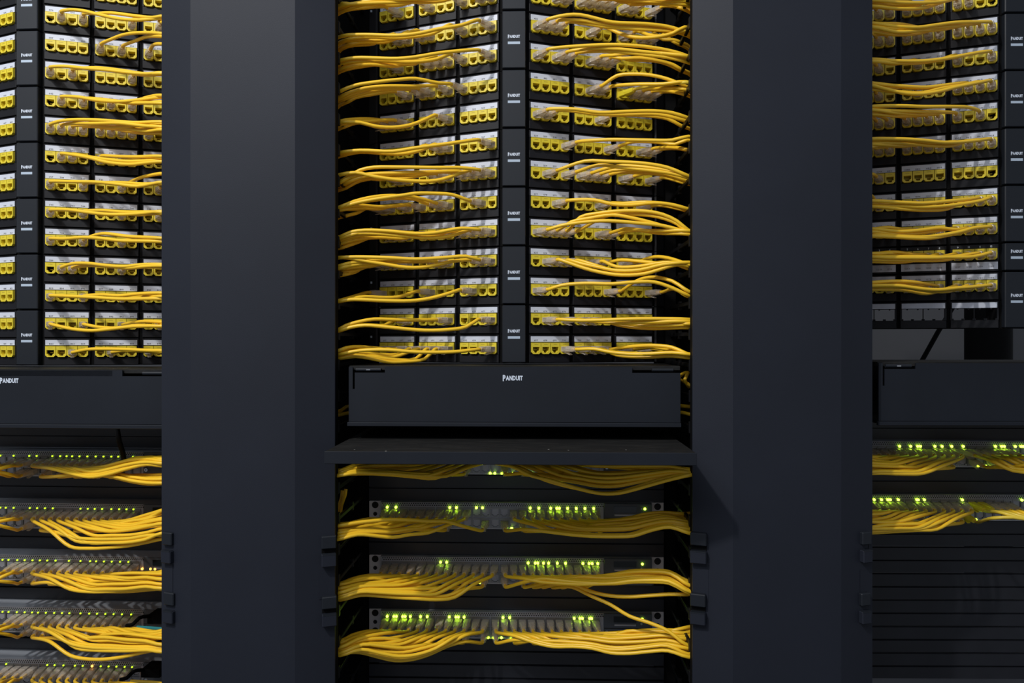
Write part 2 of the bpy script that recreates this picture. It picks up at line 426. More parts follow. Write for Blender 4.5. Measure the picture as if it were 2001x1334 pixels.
# ------------------------------------------------------------------ vertical cable managers (the wide dark pillars)
def manager(X0, X1, label, clips, walls):
    cxm = (X0 + X1) / 2; e = empty('cable_manager', (cxm, 1.075, 0)); h = (X1 - X0) / 2
    tag(e, label, 'cable manager', 'tall dark cable managers between the racks')
    f = .0505; D = .020
    mb = MB()
    mb.prism_z([(-h, 0), (-h + f, -D), (h - f, -D), (h, 0), (h, .004), (h - .004, .004), (h - .004, .001), (h - f, -D + .004), (-h + f, -D + .004), (-h + .004, .001), (-h + .004, .004), (-h, .004)], .06, 2.12, 'door')
    mb.build('door', e)
    for s, key in ((-1, walls[0]), (1, walls[1])):
        mb = MB(); a, b = sorted((s * (h - .001), s * (h - .006))); mb.box(a, b, .005, .022, .05, 2.14, 'black'); mb.box(a, b, .20, .235, .05, 2.14, 'black')
        mb.build('side_rail', e)
        fing = MB(); fing.box(-.0025, .0025, .028, .200, -.0030, .0030, 'finger', .0008); fing.box(-.0028, .0028, .026, .034, -.0085, .0085, 'finger', .0008)
        fing.box(-.0024, .0024, .11, .118, -.0065, .0065, 'finger')
        fm = fing.mesh('finger')
        zz = rowtop(key, 12) - EYE
        for i in range(-12, 18):
            z = rowtop(key, 0) + i * U - U * .02
            if in_view(Vector((cxm + s * h, 1.15, z)), 60): link('finger', fm, e, (s * (h - .0035), 0, z))
    mb = MB(); mb.box(-h + .008, h - .008, .235, .24, .05, 2.14, 'black'); mb.build('back_panel', e)
    for (px0, px1, py0, py1, up) in clips:
        yw = 1.060; a = at(px0, py0, yw); b = at(px1, py1, yw); x0, x1, z1, z0 = a.x, b.x, a.z, b.z
        s = -1 if (x0 + x1) / 2 < cxm else 1
        # clip follows the slope of the bevelled facet
        mb = MB(); zc = (z0 + z1) / 2; hz = (z1 - z0) / 2; hx = (x1 - x0) / 2
        mb.box(-hx, hx, -.007, .006, .0035, hz, 'nose', .0012)
        mb.box(-hx, hx, -.009, .006, -hz, -.0035, 'door', .0012)
        mb.box(-hx * .95, hx * .95, -.001, .006, -.0035, .0035, 'black')
        mb.prism_z([(-hx * .9, -.0092), (hx * .9, -.0092), (hx * .9, -.001), (-hx * .9, -.001)], -.0052, -.0034, 'nose')
        mb.build('latch', e, ((x0 + x1) / 2 - cxm, yw - 1.075 + .011, zc), s * 0.34)
    # recessed strips between the latches
    for s in (-1, 1):
        cl = [c for c in clips if ((at(c[0], 0, 1.06).x + at(c[1], 0, 1.06).x) / 2 < cxm) == (s < 0)]
        if len(cl) == 2:
            zt = at(0, cl[0][3], 1.06).z; zb = at(0, cl[1][2], 1.06).z
            mb = MB(); a, b = sorted((s * (h - .002), s * (h - .020)))
            mb.prism_z([(a, -.0005 if s < 0 else -.0085), (b, -.0085 if s < 0 else -.0005), (b, .002), (a, .002)], zb, zt, 'door')
            mb.build('latch_strip', e)
    return e
manager(-.531, -.2830, 'wide dark vertical cable manager between the left and middle racks', [(313, 337, 1042, 1102, 0), (316, 341, 1160, 1220, 0), (624, 652, 1049, 1109, 0), (625, 653, 1168, 1226, 0)], ('L', 'C'))
manager(.2184, .465, 'wide dark vertical cable manager between the middle and right racks', [(1353, 1385, 1043, 1103, 0), (1353, 1383, 1163, 1223, 0), (1683, 1706, 1041, 1101, 0), (1681, 1704, 1161, 1221, 0)], ('C', 'R'))

# ------------------------------------------------------------------ horizontal cable managers with a flat cover
def horiz(r, xc, Yc, px_text, y_top, y_bot, label, slots):
    k = RK[r]; zt = at(1000, y_top, Yc).z; zb = at(1000, y_bot, Yc).z; hw = .2363
    e = empty('horizontal_cable_manager', (xc, Yc, (zt + zb) / 2), k['yaw']); H = (zt - zb) / 2
    tag(e, label, 'cable manager', 'flat covered cable managers across the racks')
    mb = MB()
    # cover plate with cut-outs at the hinge corners, and a folded lower lip
    L = [(-hw, .0), (-hw, H), (hw, H), (hw, 0)]
    s1 = .0085
    z0 = -H + .0065
    mb.box(-hw + .008, hw - .070, 0, .003, H - s1, H, 'cover') if not slots[0] else None
    if slots[0]:
        mb.box(-hw + .052, hw - .068, 0, .003, H - s1, H - .0004, 'cover')
        mb.box(-hw, -hw + .0055, 0, .003, z0, H - .0004, 'cover')
        mb.box(-hw + .0085, hw, 0, .003, H - .032, H - s1, 'cover'); mb.box(-hw + .0055, hw, 0, .003, z0, H - .032, 'cover')
    else:
        mb.box(-hw, hw - .085, 0, .003, H - s1, H - .0004, 'cover'); mb.box(-hw, hw, 0, .003, z0, H - s1, 'cover')
    mb.box(-hw - .002, hw + .001, -.003, .003, -H, z0 - .0006, 'cover', .0008)
    mb.box(hw - .008, hw, 0, .003, H - s1, H - .0004, 'cover') if r == 'L' else None
    mb.build('cover', e)
    mb = MB(); mb.box(-hw, hw, .004, .14, H - .0045, H + .0012, 'shelf'); mb.box(-hw + .002, hw - .002, .004, .14, -H + .002, -H + .006, 'black')
    mb.box(-.2405, .2405, .175, .178, -H - (.055 if r == 'C' else .012), H - .001, 'black'); mb.build('duct', e)
    def barrel(xa, xb, bright):
        mb = MB(); mb.tube([(xa, .0018, H - .0042), (xb, .0018, H - .0042)], .0026, 'nose', 10); mb.build('hinge', e)
        if bright: mb = MB(); mb.box((xa + xb) / 2 - .003, (xa + xb) / 2 + .003, -.0014, -.0006, H - .0052, H - .0036, 'steel', .0003); mb.build('hinge_pin', e)
    if slots[0]: barrel(-hw + .010, -hw + .046, True)
    if slots[1]: barrel(hw - .040, hw - .010, False)
    mb = MB(); tx = at(px_text[0], px_text[1], Yc)
    logo(mb, tx.x - xc, -.0004, tx.z - (zt + zb) / 2, .0285, .0066)
    if abs(tx.x - xc) < hw: mb.build('lettering', e)
    return e
YC = 1.2602 - .1672
horiz('C', at(1003.5, 760, YC).x, YC, (1002, 738), 716.5, 833.5, 'flat dark cover plate above the shelf in the middle rack', (True, True))
horiz('L', -.7655, 1.10, (18, 743), 724, 839.5, 'flat dark cover plate below the left rack patch panels', (False, True))
horiz('R', at(1712, 760, 1.10).x + .238, 1.10, (2600, 743), 708, 828, 'flat dark cover plate below the gap in the right rack', (True, False))

# ------------------------------------------------------------------ pull-out shelf
zs = at(1000, 883.5, .975).z
e = empty('shelf', (-.0335, .975, zs)); tag(e, 'dusty black steel shelf sticking out below the middle rack cover', 'shelf')
mb = MB(); mb.box(-.2360, .2360, 0, .285, -.0016, 0, 'shelf'); mb.build('shelf_board', e)
mb = MB(); mb.box(-.2366, .2366, -.0016, 0.0004, -.0156, .0004, 'cover', .0005)
for s in (-1, 1):
    mb.prism_x([(0, -.0016), (0, -.0156), (.28, -.030), (.28, -.0016)], s * .2356 - .0007, s * .2356 + .0007, 'cover')
mb.build('front_lip', e)

# ------------------------------------------------------------------ blank panels
BL = {}
def blank(r, ztop, label):
    k = RK[r]
    if 'm' not in BL:
        mb = MB(); g = .0019; h = U / 2
        P = []
        for i in range(2):
            t = -i * h
            P += [(.000, t - g), (-.0050, t - g - .0006), (-.0042, t - h + .0006), (.000, t - h)]
        P = [(.003, -g)] + P + [(.003, -U + .0002)]
        mb.prism_x(P, -.2413, .2413, 'blank'); BL['m'] = mb.mesh('filler_plate')
    e = link('filler_plate', BL['m'], None, (k['X'], k['Y'] + (.030 if r == 'L' else 0), ztop), k['yaw'])
    tag(e, label, 'blank panel', 'blank filler panels in the racks')
SWZ = {'C': EYE + .0066 - .4459, 'L': at(60, 1187.5, 1.28).z, 'R': at(1850, 968, 1.29).z}
z4 = SWZ['C']
for i, t in ((2, 'between the first and second switches of the middle rack'), (1, 'between the second and third switches of the middle rack'), (0, 'between the third and fourth switches of the middle rack')):
    blank('C', z4 + (2 * i + 1) * U, 'slatted black blank panel ' + t)
blank('C', z4 - U, 'slatted black blank panel right under the lowest switch, middle rack')
blank('C', z4 - 2 * U, 'slatted black blank panel at the very bottom of the middle rack')
zl = SWZ['L']
for i, t in ((3, 'above the top switch of the left rack'), (2, 'between the first and second switches of the left rack'), (1, 'between the second and third switches of the left rack'), (0, 'between the third and fourth switches of the left rack'), (-1, 'between the fourth and fifth switches of the left rack')):
    blank('L', zl + (2 * i + 1) * U, 'slatted black blank panel ' + t)
zr = SWZ['R']
blank('R', zr + 3 * U, 'slatted black blank panel above the top switch of the right rack')
blank('R', zr + U, 'slatted black blank panel between the two switches of the right rack')
for i in range(6): blank('R', zr - (i + 1) * U, 'slatted black blank panel, %s below the switches of the right rack' % ORD[i])

# ------------------------------------------------------------------ network switches
def port_mesh():
    mb = MB(); w, h = .0071, .0079
    out = [(-w, h), (w, h), (w, -h), (-w, -h)]
    hole = [(-.0057, .0048), (.0057, .0048), (.0057, -.0046), (.0030, -.0046), (.0030, -.0064), (-.0030, -.0064), (-.0030, -.0046), (-.0057, -.0046)]
    mb.holed(out, hole, -.0012, .0005, 'housing', inner='hole', depth=.010)
    return mb.mesh('ethernet_port')
PORT = port_mesh()
LEDM = {}
def led(mat):
    if mat not in LEDM:
        mb = MB(); k = .72 if mat == 'led_dim' else 1.0; mb.disc(0, -.0008, 0, .0019 * k, mat, 10, .0004); LEDM[mat] = mb.mesh('status_light')
    return LEDM[mat]
FACE = -.014
def col_x(c): return -.2170 + .0147 * c + (c // 6) * .0008 + .0060
def port_xz(c, row): return col_x(c), (-.0155 if row == 0 else -.0330)
def switch(r, ztop, label, leds, amber=(), low=(), red=()):
    k = RK[r]; e = empty('network_switch', (k['X'], k['Y'], ztop), k['yaw']); Mx = rackM(r) @ Matrix.Translation((0, 0, ztop))
    tag(e, label, 'network switch', 'network switches in the racks')
    mb = MB(); mb.box(-.2205, .2205, FACE + .002, .30, -.0436, -.0006, 'lid')
    mb.build('chassis', e)
    mb = MB()
    # face with a perforated strip on top
    mb.box(-.2205, .1420, FACE, FACE + .002, -.0436, -.0414, 'silver'); mb.box(-.2205, .1420, FACE, FACE + .002, -.0076, -.0006, 'silver')
    mb.box(-.2205, .1420, FACE + .0005, FACE + .002, -.0414, -.0076, 'silver')
    for i in range(100):
        x = -.2175 + i * .0036
        for q in (0, 1):
            xx = x + q * .0018
            mb.box(xx, xx + .0021, FACE - .0001, FACE + .0001, -.0034 - q * .0028, -.0015 - q * .0028, 'hole')
    for c in (0, 6, 12, 18, 24):
        xx = col_x(c) - .0079 - (.0004 if c else 0); mb.box(xx - .0003, xx + .0006, FACE - .0014, FACE + .002, -.0418, -.0076, 'silver')
    mb.build('front_face', e)
    if in_view(Mx @ Vector((.19, 0, -.02)), 60):
        mb = MB(); mb.box(.1432, .2205, FACE - .001, FACE + .002, -.0436, -.0006, 'swdark', .0005)
        mb.box(.1432, .2200, FACE - .0013, FACE - .0008, -.0248, -.0236, 'hole')
        mo = mb.build('control_module', e)
        mb = MB(); mb.box(.1590, .1955, FACE - .0016, FACE - .0008, -.0145, -.0050, 'lcd'); mb.build('display', mo)
        mb = MB(); mb.box(.1600, .1950, FACE - .0018, FACE - .0008, -.0205, -.0175, 'silver', .0004); mb.build('button_bar', mo)
        mb = MB(); mb.disc(.2035, FACE - .0016, -.0165, .0018, 'silver', 10, FACE - .0006); mb.disc(.2035, FACE - .0016, -.0085, .0012, 'silver', 10, FACE - .0006); mb.build('button', mo)
        for x in (.1478, .2140):
            mb = MB(); mb.disc(0, -.0026, 0, .0030, 'screw', 12, 0); mb.disc(0, -.0028, 0, .0011, 'hole', 6); mb.build('screw', mo, (x, FACE, -.0305))
    for s in (-1, 1):
        if not in_view(Mx @ Vector((s * .23, 0, -.02)), 60): continue
        mb = MB(); a, b = sorted((s * .2215, s * .2413)); ox = [(a, -.0008), (b, -.0008), (b, -.0434), (a, -.0434)]
        mb.box(a, b, -.0030, .002, -.0434, -.0008, 'ear', .0004)
        xm = (a + b) / 2
        for z, sc in ((-.0075, 1), (-.0222, 0), (-.0370, 1)):
            mb.disc(xm, -.0032, z, .0056 if sc else .0034, 'hole', 16)
            if sc: mb.disc(xm, -.0050, z, .0040, 'finger', 12, -.003)
            else: mb.disc(xm, -.0034, z, .0018, 'finger', 10)
        mb.build('ear', e)
    for c in range(24):
        for row in (0, 1):
            x, z = port_xz(c, row)
            if in_view(Mx @ Vector((x, FACE, z)), 12): link('ethernet_port', PORT, e, (x, FACE, z))
    def put(px, z, mat):
        P = at_local(Mx, px, z); link('status_light', led(mat), e, (P, FACE - .0016, z))
    for px in leds: put(abs(px), -.0086, 'led' if px > 0 else 'led_dim')
    for px in low: put(px, -.0412, 'led' if r != 'L' else 'led_dim')
    for px in amber: put(px, -.0200, 'led_amber')
    for px in red: put(px, -.0086, 'led_amber')
    return e
def at_local(Mx, px, z):
    """local x on the switch face seen at image column px"""
    lo, hi = -.24, .24
    for _ in range(40):
        mid = (lo + hi) / 2
        if pix(Mx @ Vector((mid, FACE, z)))[0] < px: lo = mid
        else: hi = mid
    return (lo + hi) / 2
SWITCH = {}
def sw(r, i, ztop, *a, **kw):
    SWITCH[(r, i)] = rackM(r) @ Matrix.Translation((0, 0, ztop)); return switch(r, ztop, *a, **kw)
sw('C', 1, z4 + 6 * U, 'silver network switch half hidden right below the shelf', [757, 775], low=[958, 967, 981, 1002, 1027, 1040])
sw('C', 2, z4 + 4 * U, 'silver network switch with a few dark empty ports, second of four in the middle rack', [757, 774, 879, 892, 931, 943, 1036, 1053, 1076, 1088, 1093, 1109, 1126, 1143, 1160, 1260], low=[1000, 1024])
sw('C', 3, z4 + 2 * U, 'silver network switch, third of four in the middle rack', [861, 873, 1032, 1046, 1051, 1062, 1072, 1089, 1105, 1139, 1151, 1157, 1168, 1255], low=[938, 1104])
sw('C', 4, z4, 'silver network switch, lowest one in the middle rack', [757, 770, 775, 787, 792, 802, 822, 835, 878, 891, 896, 907, 983, 996, 1122, 1133, 1138, 1152, 1156, 1255], low=[954, 964, 980, 999])
q = 5.558
sw('L', 1, zl + 6 * U, 'silver network switch right below the black gap, top one of the left rack', [-x / q for x in (10, 155, 325, 405, 575, 660, 730, 790, 870, 955, 1045, 1130, 1215, 1290, 1450)])
sw('L', 2, zl + 4 * U, 'silver network switch in the left rack, second from top', [-x / q for x in (10, 70, 155, 330, 410, 495, 580, 880, 960, 1035, 1115, 1215, 1300, 1380, 1455)])
sw('L', 3, zl + 2 * U, 'silver network switch with amber lights, middle one of the left rack', [-x / q for x in (35, 100, 195, 275, 360, 440, 520, 610, 755, 880, 985, 1050, 1135, 1220, 1310, 1400)], amber=[279, 295, 304])
sw('L', 4, zl, 'silver network switch with aqua fibre plug, second lowest in the left rack', [-x / q for x in (35, 100, 190, 275, 355, 420, 505, 595, 680, 760, 880, 975, 1060, 1150, 1240, 1330, 1430)], amber=[296, 305])
sw('L', 5, zl - 2 * U, 'silver network switch at the bottom edge of the left rack', [-x / q for x in (75, 520, 600, 695, 820, 905, 1100, 1185, 1270, 1360, 1440)], amber=[286, 295], red=[181])
q = 5.8
sw('R', 1, zr + 2 * U, 'silver network switch, upper of the two in the right rack', [1670 + x / q for x in (505, 630, 710, 740, 905, 985, 1095, 1225, 1590, 1660, 1690, 1815, 1880, 1905)], low=[1857, 1910, 1925])
sw('R', 2, zr, 'silver network switch, lower of the two in the right rack', [1670 + x / q for x in (218, 300, 370, 400, 490, 700, 715, 785, 1215, 1890)], low=[1888, 1906])


# ------------------------------------------------------------------ patch cords
def plug_mesh(boot):
    mb = MB(); a, b = .0058, .0041
    mb.box(-a, a, -.011, .0045, -b, b, boot, .0006)
    # tapering boot
    rings = [(-.010, a * 1.05, b * 1.2), (-.015, a * 1.0, b * 1.15), (-.022, .0048, .0046), (-.029, .0037, .0037)]
    vs = []; n = 10
    for y, w, h in rings:
        for i in range(n):
            q = 2 * math.pi * i / n; c, s = math.cos(q), math.sin(q)
            vs.append((math.copysign(abs(c) ** .6, c) * w, y, math.copysign(abs(s) ** .6, s) * h))
    fs = [(i * n + k, i * n + (k + 1) % n, (i + 1) * n + (k + 1) % n, (i + 1) * n + k) for i in range(3) for k in range(n)]
    mb.add(vs, fs + [tuple(range(n)), tuple(range(3 * n, 4 * n))], boot)
    mb.prism_x([(-.001, -b), (-.001, -b - .0012), (-.016, -b - .0048), (-.0165, -b - .0038), (-.006, -b)], -.0026, .0026, boot)
    return mb.mesh('plug')
PLUG = {'clear': plug_mesh('clear'), 'boot_yellow': plug_mesh('boot_yellow')}

def spline(pts, step=.012):
    P = [Vector(p) for p in pts]; P = [P[0] * 2 - P[1]] + P + [P[-1] * 2 - P[-2]]; out = []
    for i in range(1, len(P) - 2):
        p0, p1, p2, p3 = P[i - 1:i + 3]
        t = [0.0]
        for a, b in ((p0, p1), (p1, p2), (p2, p3)): t.append(t[-1] + max((b - a).length, 1e-5) ** .5)
        n = max(2, min(14, int((p2 - p1).length / step) + 1))
        for k in range(n):
            u = t[1] + (t[2] - t[1]) * k / n
            A1 = (p0 * (t[1] - u) + p1 * (u - t[0])) / (t[1] - t[0]); A2 = (p1 * (t[2] - u) + p2 * (u - t[1])) / (t[2] - t[1]); A3 = (p2 * (t[3] - u) + p3 * (u - t[2])) / (t[3] - t[2])
            B1 = (A1 * (t[2] - u) + A2 * (u - t[0])) / (t[2] - t[0]); B2 = (A2 * (t[3] - u) + A3 * (u - t[1])) / (t[3] - t[1])
            out.append((B1 * (t[2] - u) + B2 * (u - t[1])) / (t[2] - t[1]))
    out.append(P[-2]); return out
VIEW = {'V1': (650, 0, 5.558), 'V2': (990, 0, 5.558), 'V3': (650, 230, 5.558), 'V4': (990, 230, 5.558), 'V5': (650, 460, 5.558), 'V6': (990, 460, 5.558),
        'V7': (0, 0, 5.558), 'V8': (0, 230, 5.558), 'W1': (0, 460, 5.558), 'W3': (0, 860, 5.558), 'W4': (0, 1094, 5.558), 'W7': (610, 880, 5.0025), 'W8': (990, 880, 5.0025),
        'X1': (610, 1094, 5.0025), 'X2': (990, 1094, 5.0025), 'X3': (1670, 0, 6.045), 'X4': (1670, 210, 6.045), 'X5': (1670, 420, 6.045), 'X7': (1670, 830, 5.8)}
def pv(view, s):
    ox, oy, k = VIEW[view]
    return [(ox + float(a.split(',')[0]) / k, oy + float(a.split(',')[1]) / k) for a in s.split()]
CORDS = []
def exit_at(r, side, x, y):
    """where the cord passes the side wall of its rack"""
    if r == 'C':
        p = at_x(x, y, WALLX[(r, side)])
        Y = min(max(p.y, 1.102), 1.20); return at(x, y, Y)
    if (r, side) in (('L', 1), ('R', -1)): return at(x, y, 1.125)
    return at(x, y, 1.16)
def route(r, side, p, n, L, g, dz=0.0, dY=0.0):
    """world points of one cord from its boot to behind the side wall; g = traced picture points"""
    tip = p + n * L; tip2 = p + n * (L + .005)
    ex = exit_at(r, side, *g[-1]); ex.z += dz
    x0, _ = pix(tip2); xe = pix(ex)[0]
    pts = [p + n * (L - .010), tip, tip2]
    Ys, Ye = min(tip2.y - .004, 1.19), ex.y
    last = x0
    for (x, y) in g[:-1]:
        if (x - x0) * side < 16 or (x - last) * side < 6 or (xe - x) * side < 10: continue
        t = min(1, max(0, (x - x0) / (xe - x0))) if abs(xe - x0) > 1 else 1
        fade = min(1.0, abs(x - x0) / 45.0)
        Y = Ys + (Ye - Ys) * t - .006 * math.sin(math.pi * t) + dY * fade
        q = at(x, y, Y); q.z += dz * fade
        pts.append(q); last = x
    ex.y += dY; pts.append(ex)
    wx = WALLX[(r, side)]
    pts.append(Vector((wx + side * .022 if (ex.x - wx) * side < .015 else ex.x + side * .02, ex.y + .018, ex.z - .004)))
    pts.append(Vector((pts[-1].x + side * .018, ex.y + .045, ex.z - .035)))
    return pts
def add_cord(pts, p, n, label, group, boot='clear', mat='cable'):
    sp = spline(pts); L = 0
    for a, b in zip(sp[:-1], sp[1:]):
        (x0, y0), (x1, y1) = pix(a), pix(b)
        if 0 < x0 < 2001 and 0 < y0 < 1334 and not (313 < x0 < 652) and not (1352 < x0 < 1704): L += math.hypot(x1 - x0, y1 - y0)
    CORDS.append(dict(pts=sp, p=p, n=n, label=label, group=group, boot=boot, mat=mat, len=L))
ROWN = {}
def B(r, side, row, view, *cords):
    """cords: 'idx,idx|x,y x,y ...' traced in a view; cords sharing a path lie beside one another"""
    top = 13 if r == 'L' else 12
    for c in cords:
        ids, path = c.split('|'); g = pv(view, path); yb = ids.endswith('y'); ids = [int(i) for i in ids.rstrip('y').split(',')]
        for a, i in enumerate(ids):
            p, n = jack_world(r, side, row, i, (r, row) in FLAT)
            k = a - (len(ids) - 1) / 2
            n = (n + Vector((side * .30, 0, 0))).normalized()
            pts = route(r, side, p, n, .029, g, dz=-k * .0040 + random.uniform(-.0006, .0006), dY=-abs(k) * .002 + (a % 2) * .004 + random.uniform(-.004, .004))
            kk = top - row
            add_cord(pts, p, n, 'yellow patch cord in %s jack %s of nose plate, %s jack row down, %s rack' % (ORD[i], 'left' if side < 0 else 'right', ORD[kk], RK[r]['name']),
                     'patch cords in the %s rack panels' % RK[r]['name'], 'boot_yellow' if yb else 'clear', 'cable_pale' if yb else 'cable')
# middle rack, left wing
B('C', -1, 12, 'V1', '9|640,150 560,110 350,82 200,98 140,122', '6|970,80 700,60 400,50 200,48 112,50', '3|1330,15 1000,12 850,22 400,35 110,62', '0,1|1700,-20 1200,-10 800,5 400,20 130,85')
B('C', -1, 11, 'V1', '0|1620,245 1400,270 1150,310 950,355 700,382 350,373 110,398', '3|1300,320 1100,360 900,395 700,412 400,400 130,430', '6,7|880,430 600,440 300,450 150,465', '8,9|700,450 450,468 180,492')
B('C', -1, 10, 'V1', '0|1630,560 1450,548 1150,580 900,622 700,640 250,632 96,662', '3|1300,620 1130,640 950,665 800,670 500,655 110,692', '4,5,6|1100,650 900,690 700,692 400,672 122,716', '9|640,755 550,735 300,725 148,765')
B('C', -1, 9, 'V1', '3|1310,940 1150,900 900,850 700,862 450,890 250,922 96,988', '4|1150,940 900,938 550,938 350,960 200,1000 112,1040', '6|960,985 850,960 600,948 350,972 122,1055', '7|860,1010 750,980 500,978 300,1020 142,1075', '8|740,1030 600,1015 400,1032 250,1062 168,1102')
B('C', -1, 8, 'V3', '4|1160,0 1000,20 850,75 650,103 450,88 300,50 92,48', '8|740,48 600,62 400,38 96,46', '9|600,35 450,18 250,18 98,42', '10|550,80 450,62 250,42 110,80', '11|480,120 350,72 250,58 130,92')
B('C', -1, 7, 'V3', '0|1610,245 1400,258 1150,292 900,325 650,362 300,352 92,375', '4|1150,312 950,352 750,388 550,382 300,368 120,400', '5|1080,320 850,358 650,378 400,362 104,390')
B('C', -1, 6, 'V3', '0|1630,550 1400,545 1100,545 700,540 450,542 300,572 100,690', '1|1560,560 1450,570 1350,615 1200,668 1050,690 750,680 450,640 250,598 78,620', '2|1480,572 1300,570 1000,590 700,600 400,612 200,640 92,700', '3|1380,600 1200,592 900,602 600,622 350,642 120,715', '4,5|1080,630 800,640 500,640 300,655 140,735', '8,9|700,660 500,680 300,672 150,742')
B('C', -1, 5, 'V3', '1|1510,880 1300,835 1100,820 900,820 780,838 600,862 450,885 250,925 78,975', '4|1150,920 1000,885 800,845 600,842 450,855 250,900 76,968', '5|1060,930 900,885 700,870 450,890 250,925 88,985', '7,8|860,948 700,960 500,978 300,962 82,982', '10|560,1005 430,1028 250,992 100,992', '11|520,1012 400,1035 260,1035 152,1060')
B('C', -1, 4, 'V3', '0|1600,1190 1400,1200 1100,1250 900,1258 600,1230 350,1222 200,1242 78,1290', '1|1560,1215 1300,1280 1050,1308 800,1290 500,1262 250,1262 80,1308', '2,3|1350,1245 1150,1262 950,1272 700,1252 400,1242 90,1320', '4,6|1050,1310 800,1300 500,1282 250,1302 100,1345', '8,9,10|700,1315 500,1300 250,1330 120,1375')
B('C', -1, 3, 'V5', '0|1600,240 1450,225 1200,240 900,255 600,240 250,232 72,240', '1|1500,270 1300,282 1150,318 950,350 800,350 550,312 350,280 150,245 72,242', '4,5|1080,272 850,276 650,272 400,288 200,312 75,345', '8|720,302 500,285 300,292 75,352', '9,10,11|600,330 400,358 250,378 120,395')
B('C', -1, 2, 'V5', '2|1390,592 1250,630 1050,680 850,705 600,705 300,692 200,692 76,712', '6|930,620 850,642 700,668 500,670 350,662 90,712', '11|440,630 350,635 200,670 80,708')
B('C', -1, 1, 'V5', '0|1620,945 1450,990 1250,1018 1000,1025 750,1005 550,985 350,970 200,990 76,1030', '4|1150,915 900,915 700,912 450,905 300,930 150,972 72,1015', '8|700,940 560,975 400,965 200,982 90,1025')
B('C', -1, 0, 'V5', '0|1620,1240 1300,1265 900,1265 600,1242 300,1250 82,1290', '4|1150,1290 1000,1340 800,1368 600,1370 400,1330 250,1310 92,1330', '5|1050,1290 900,1340 750,1352 500,1330 250,1300 90,1325', '6|960,1270 850,1300 650,1325 400,1310 90,1318', '7|860,1262 700,1290 500,1290 300,1272 90,1305', '8|720,1250 500,1225 300,1205 150,1215 75,1245', '9,10|600,1245 450,1230 250,1222 80,1262')
# middle rack, right wing
B('C', 1, 12, 'V2', '5|1000,30 1150,-8 1400,-15 1700,2 1925,12', '6|1090,60 1250,22 1500,8 1800,10 1930,22', '7|1180,80 1350,45 1600,35 1800,40 1925,60', '8|1330,95 1450,42 1650,22 1900,52', '9|1420,125 1550,82 1750,52 1900,72', '11|1610,145 1750,120 1900,92', '0,2,3,4|760,-10 1000,-30 1400,-32 1930,-8')
B('C', 1, 11, 'V2', '0|410,240 480,200 650,166 800,165 950,198 1150,245 1500,262 1750,292 1930,340', '1|510,262 620,225 800,220 1000,258 1200,290 1500,302 1700,320 1920,368', '2|640,282 750,265 900,262 1100,292 1400,312 1700,330 1920,358', '5|980,342 1100,342 1250,370 1400,405 1600,402 1800,362 1930,305', '8|1340,388 1450,376 1600,388 1800,372 1930,332', '10,11|1600,445 1700,432 1800,440 1870,462')
B('C', 1, 10, 'V2', '0|410,552 550,522 850,500 1200,490 1500,510 1750,550 1942,592', '2|640,582 750,545 950,530 1200,535 1450,562 1700,592 1940,650', '3|735,605 850,572 1050,552 1250,562 1500,592 1750,622 1938,672', '5|990,640 1150,600 1350,575 1600,570 1800,588 1950,612', '6|1100,650 1250,635 1450,630 1650,660 1800,700 1890,742', '7|1190,680 1350,652 1600,662 1750,700 1880,765')
B('C', 1, 9, 'V2', '5|970,940 1050,880 1200,822 1350,805 1550,815 1750,860 1935,930', '6|1100,960 1250,922 1450,910 1700,908 1950,882', '8y|1340,1000 1450,942 1650,925 1800,915 1955,892', '9|1430,1020 1550,968 1750,960 1940,972', '10|1520,1030 1650,990 1900,1002', '11|1620,1050 1750,1005 1920,1012')
B('C', 1, 8, 'V2', '0|410,1190 550,1175 750,1190 1000,1225 1300,1215 1600,1210 1800,1230 1950,1280', '1|530,1212 700,1202 1000,1240 1300,1242 1650,1242 1930,1300', '6|1100,1272 1300,1250 1550,1260 1750,1292 1890,1372')
B('C', 1, 7, 'V4', '3|750,262 850,242 1100,235 1500,240 1800,240 1970,206', '7|1210,290 1350,265 1600,265 1720,280 1830,292 1962,242', '10|1540,345 1650,322 1800,320 1950,335', '11|1650,352 1750,332 1930,345')
B('C', 1, 6, 'V4', '1|520,540 650,500 850,470 1100,473 1500,495 1750,540 1972,630', '3|740,560 850,522 1000,510 1200,530 1500,562 1800,602 1962,652', '4|890,580 1050,560 1250,525 1500,540 1750,582 1962,640', '5|990,590 1150,572 1400,568 1700,602 1942,672', '6|1110,605 1250,592 1500,600 1750,622 1932,682', '8|1360,620 1500,606 1700,622 1922,692', '11|1650,652 1750,652 1902,700')
B('C', 1, 5, 'V4', '2|640,875 750,865 950,890 1150,935 1350,945 1600,922 1800,942 1950,982', '6|1100,952 1250,930 1500,915 1700,930 1940,990', '10|1500,962 1700,952 1935,995')
B('C', 1, 4, 'V4', '2|600,1152 800,1080 1000,1035 1200,1012 1500,1012 1700,1050 1850,1120 1972,1220', '3|740,1190 850,1130 1100,1062 1400,1050 1650,1076 1850,1150 1976,1240', '0|420,1180 600,1168 850,1132 1100,1118 1400,1140 1700,1172 1972,1242', '1|520,1172 700,1132 900,1090 1150,1055 1350,1085 1550,1132 1750,1190 1962,1262', '6|1110,1225 1300,1205 1500,1225 1700,1226 1972,1232', '7|1200,1242 1400,1218 1650,1250 1972,1266')
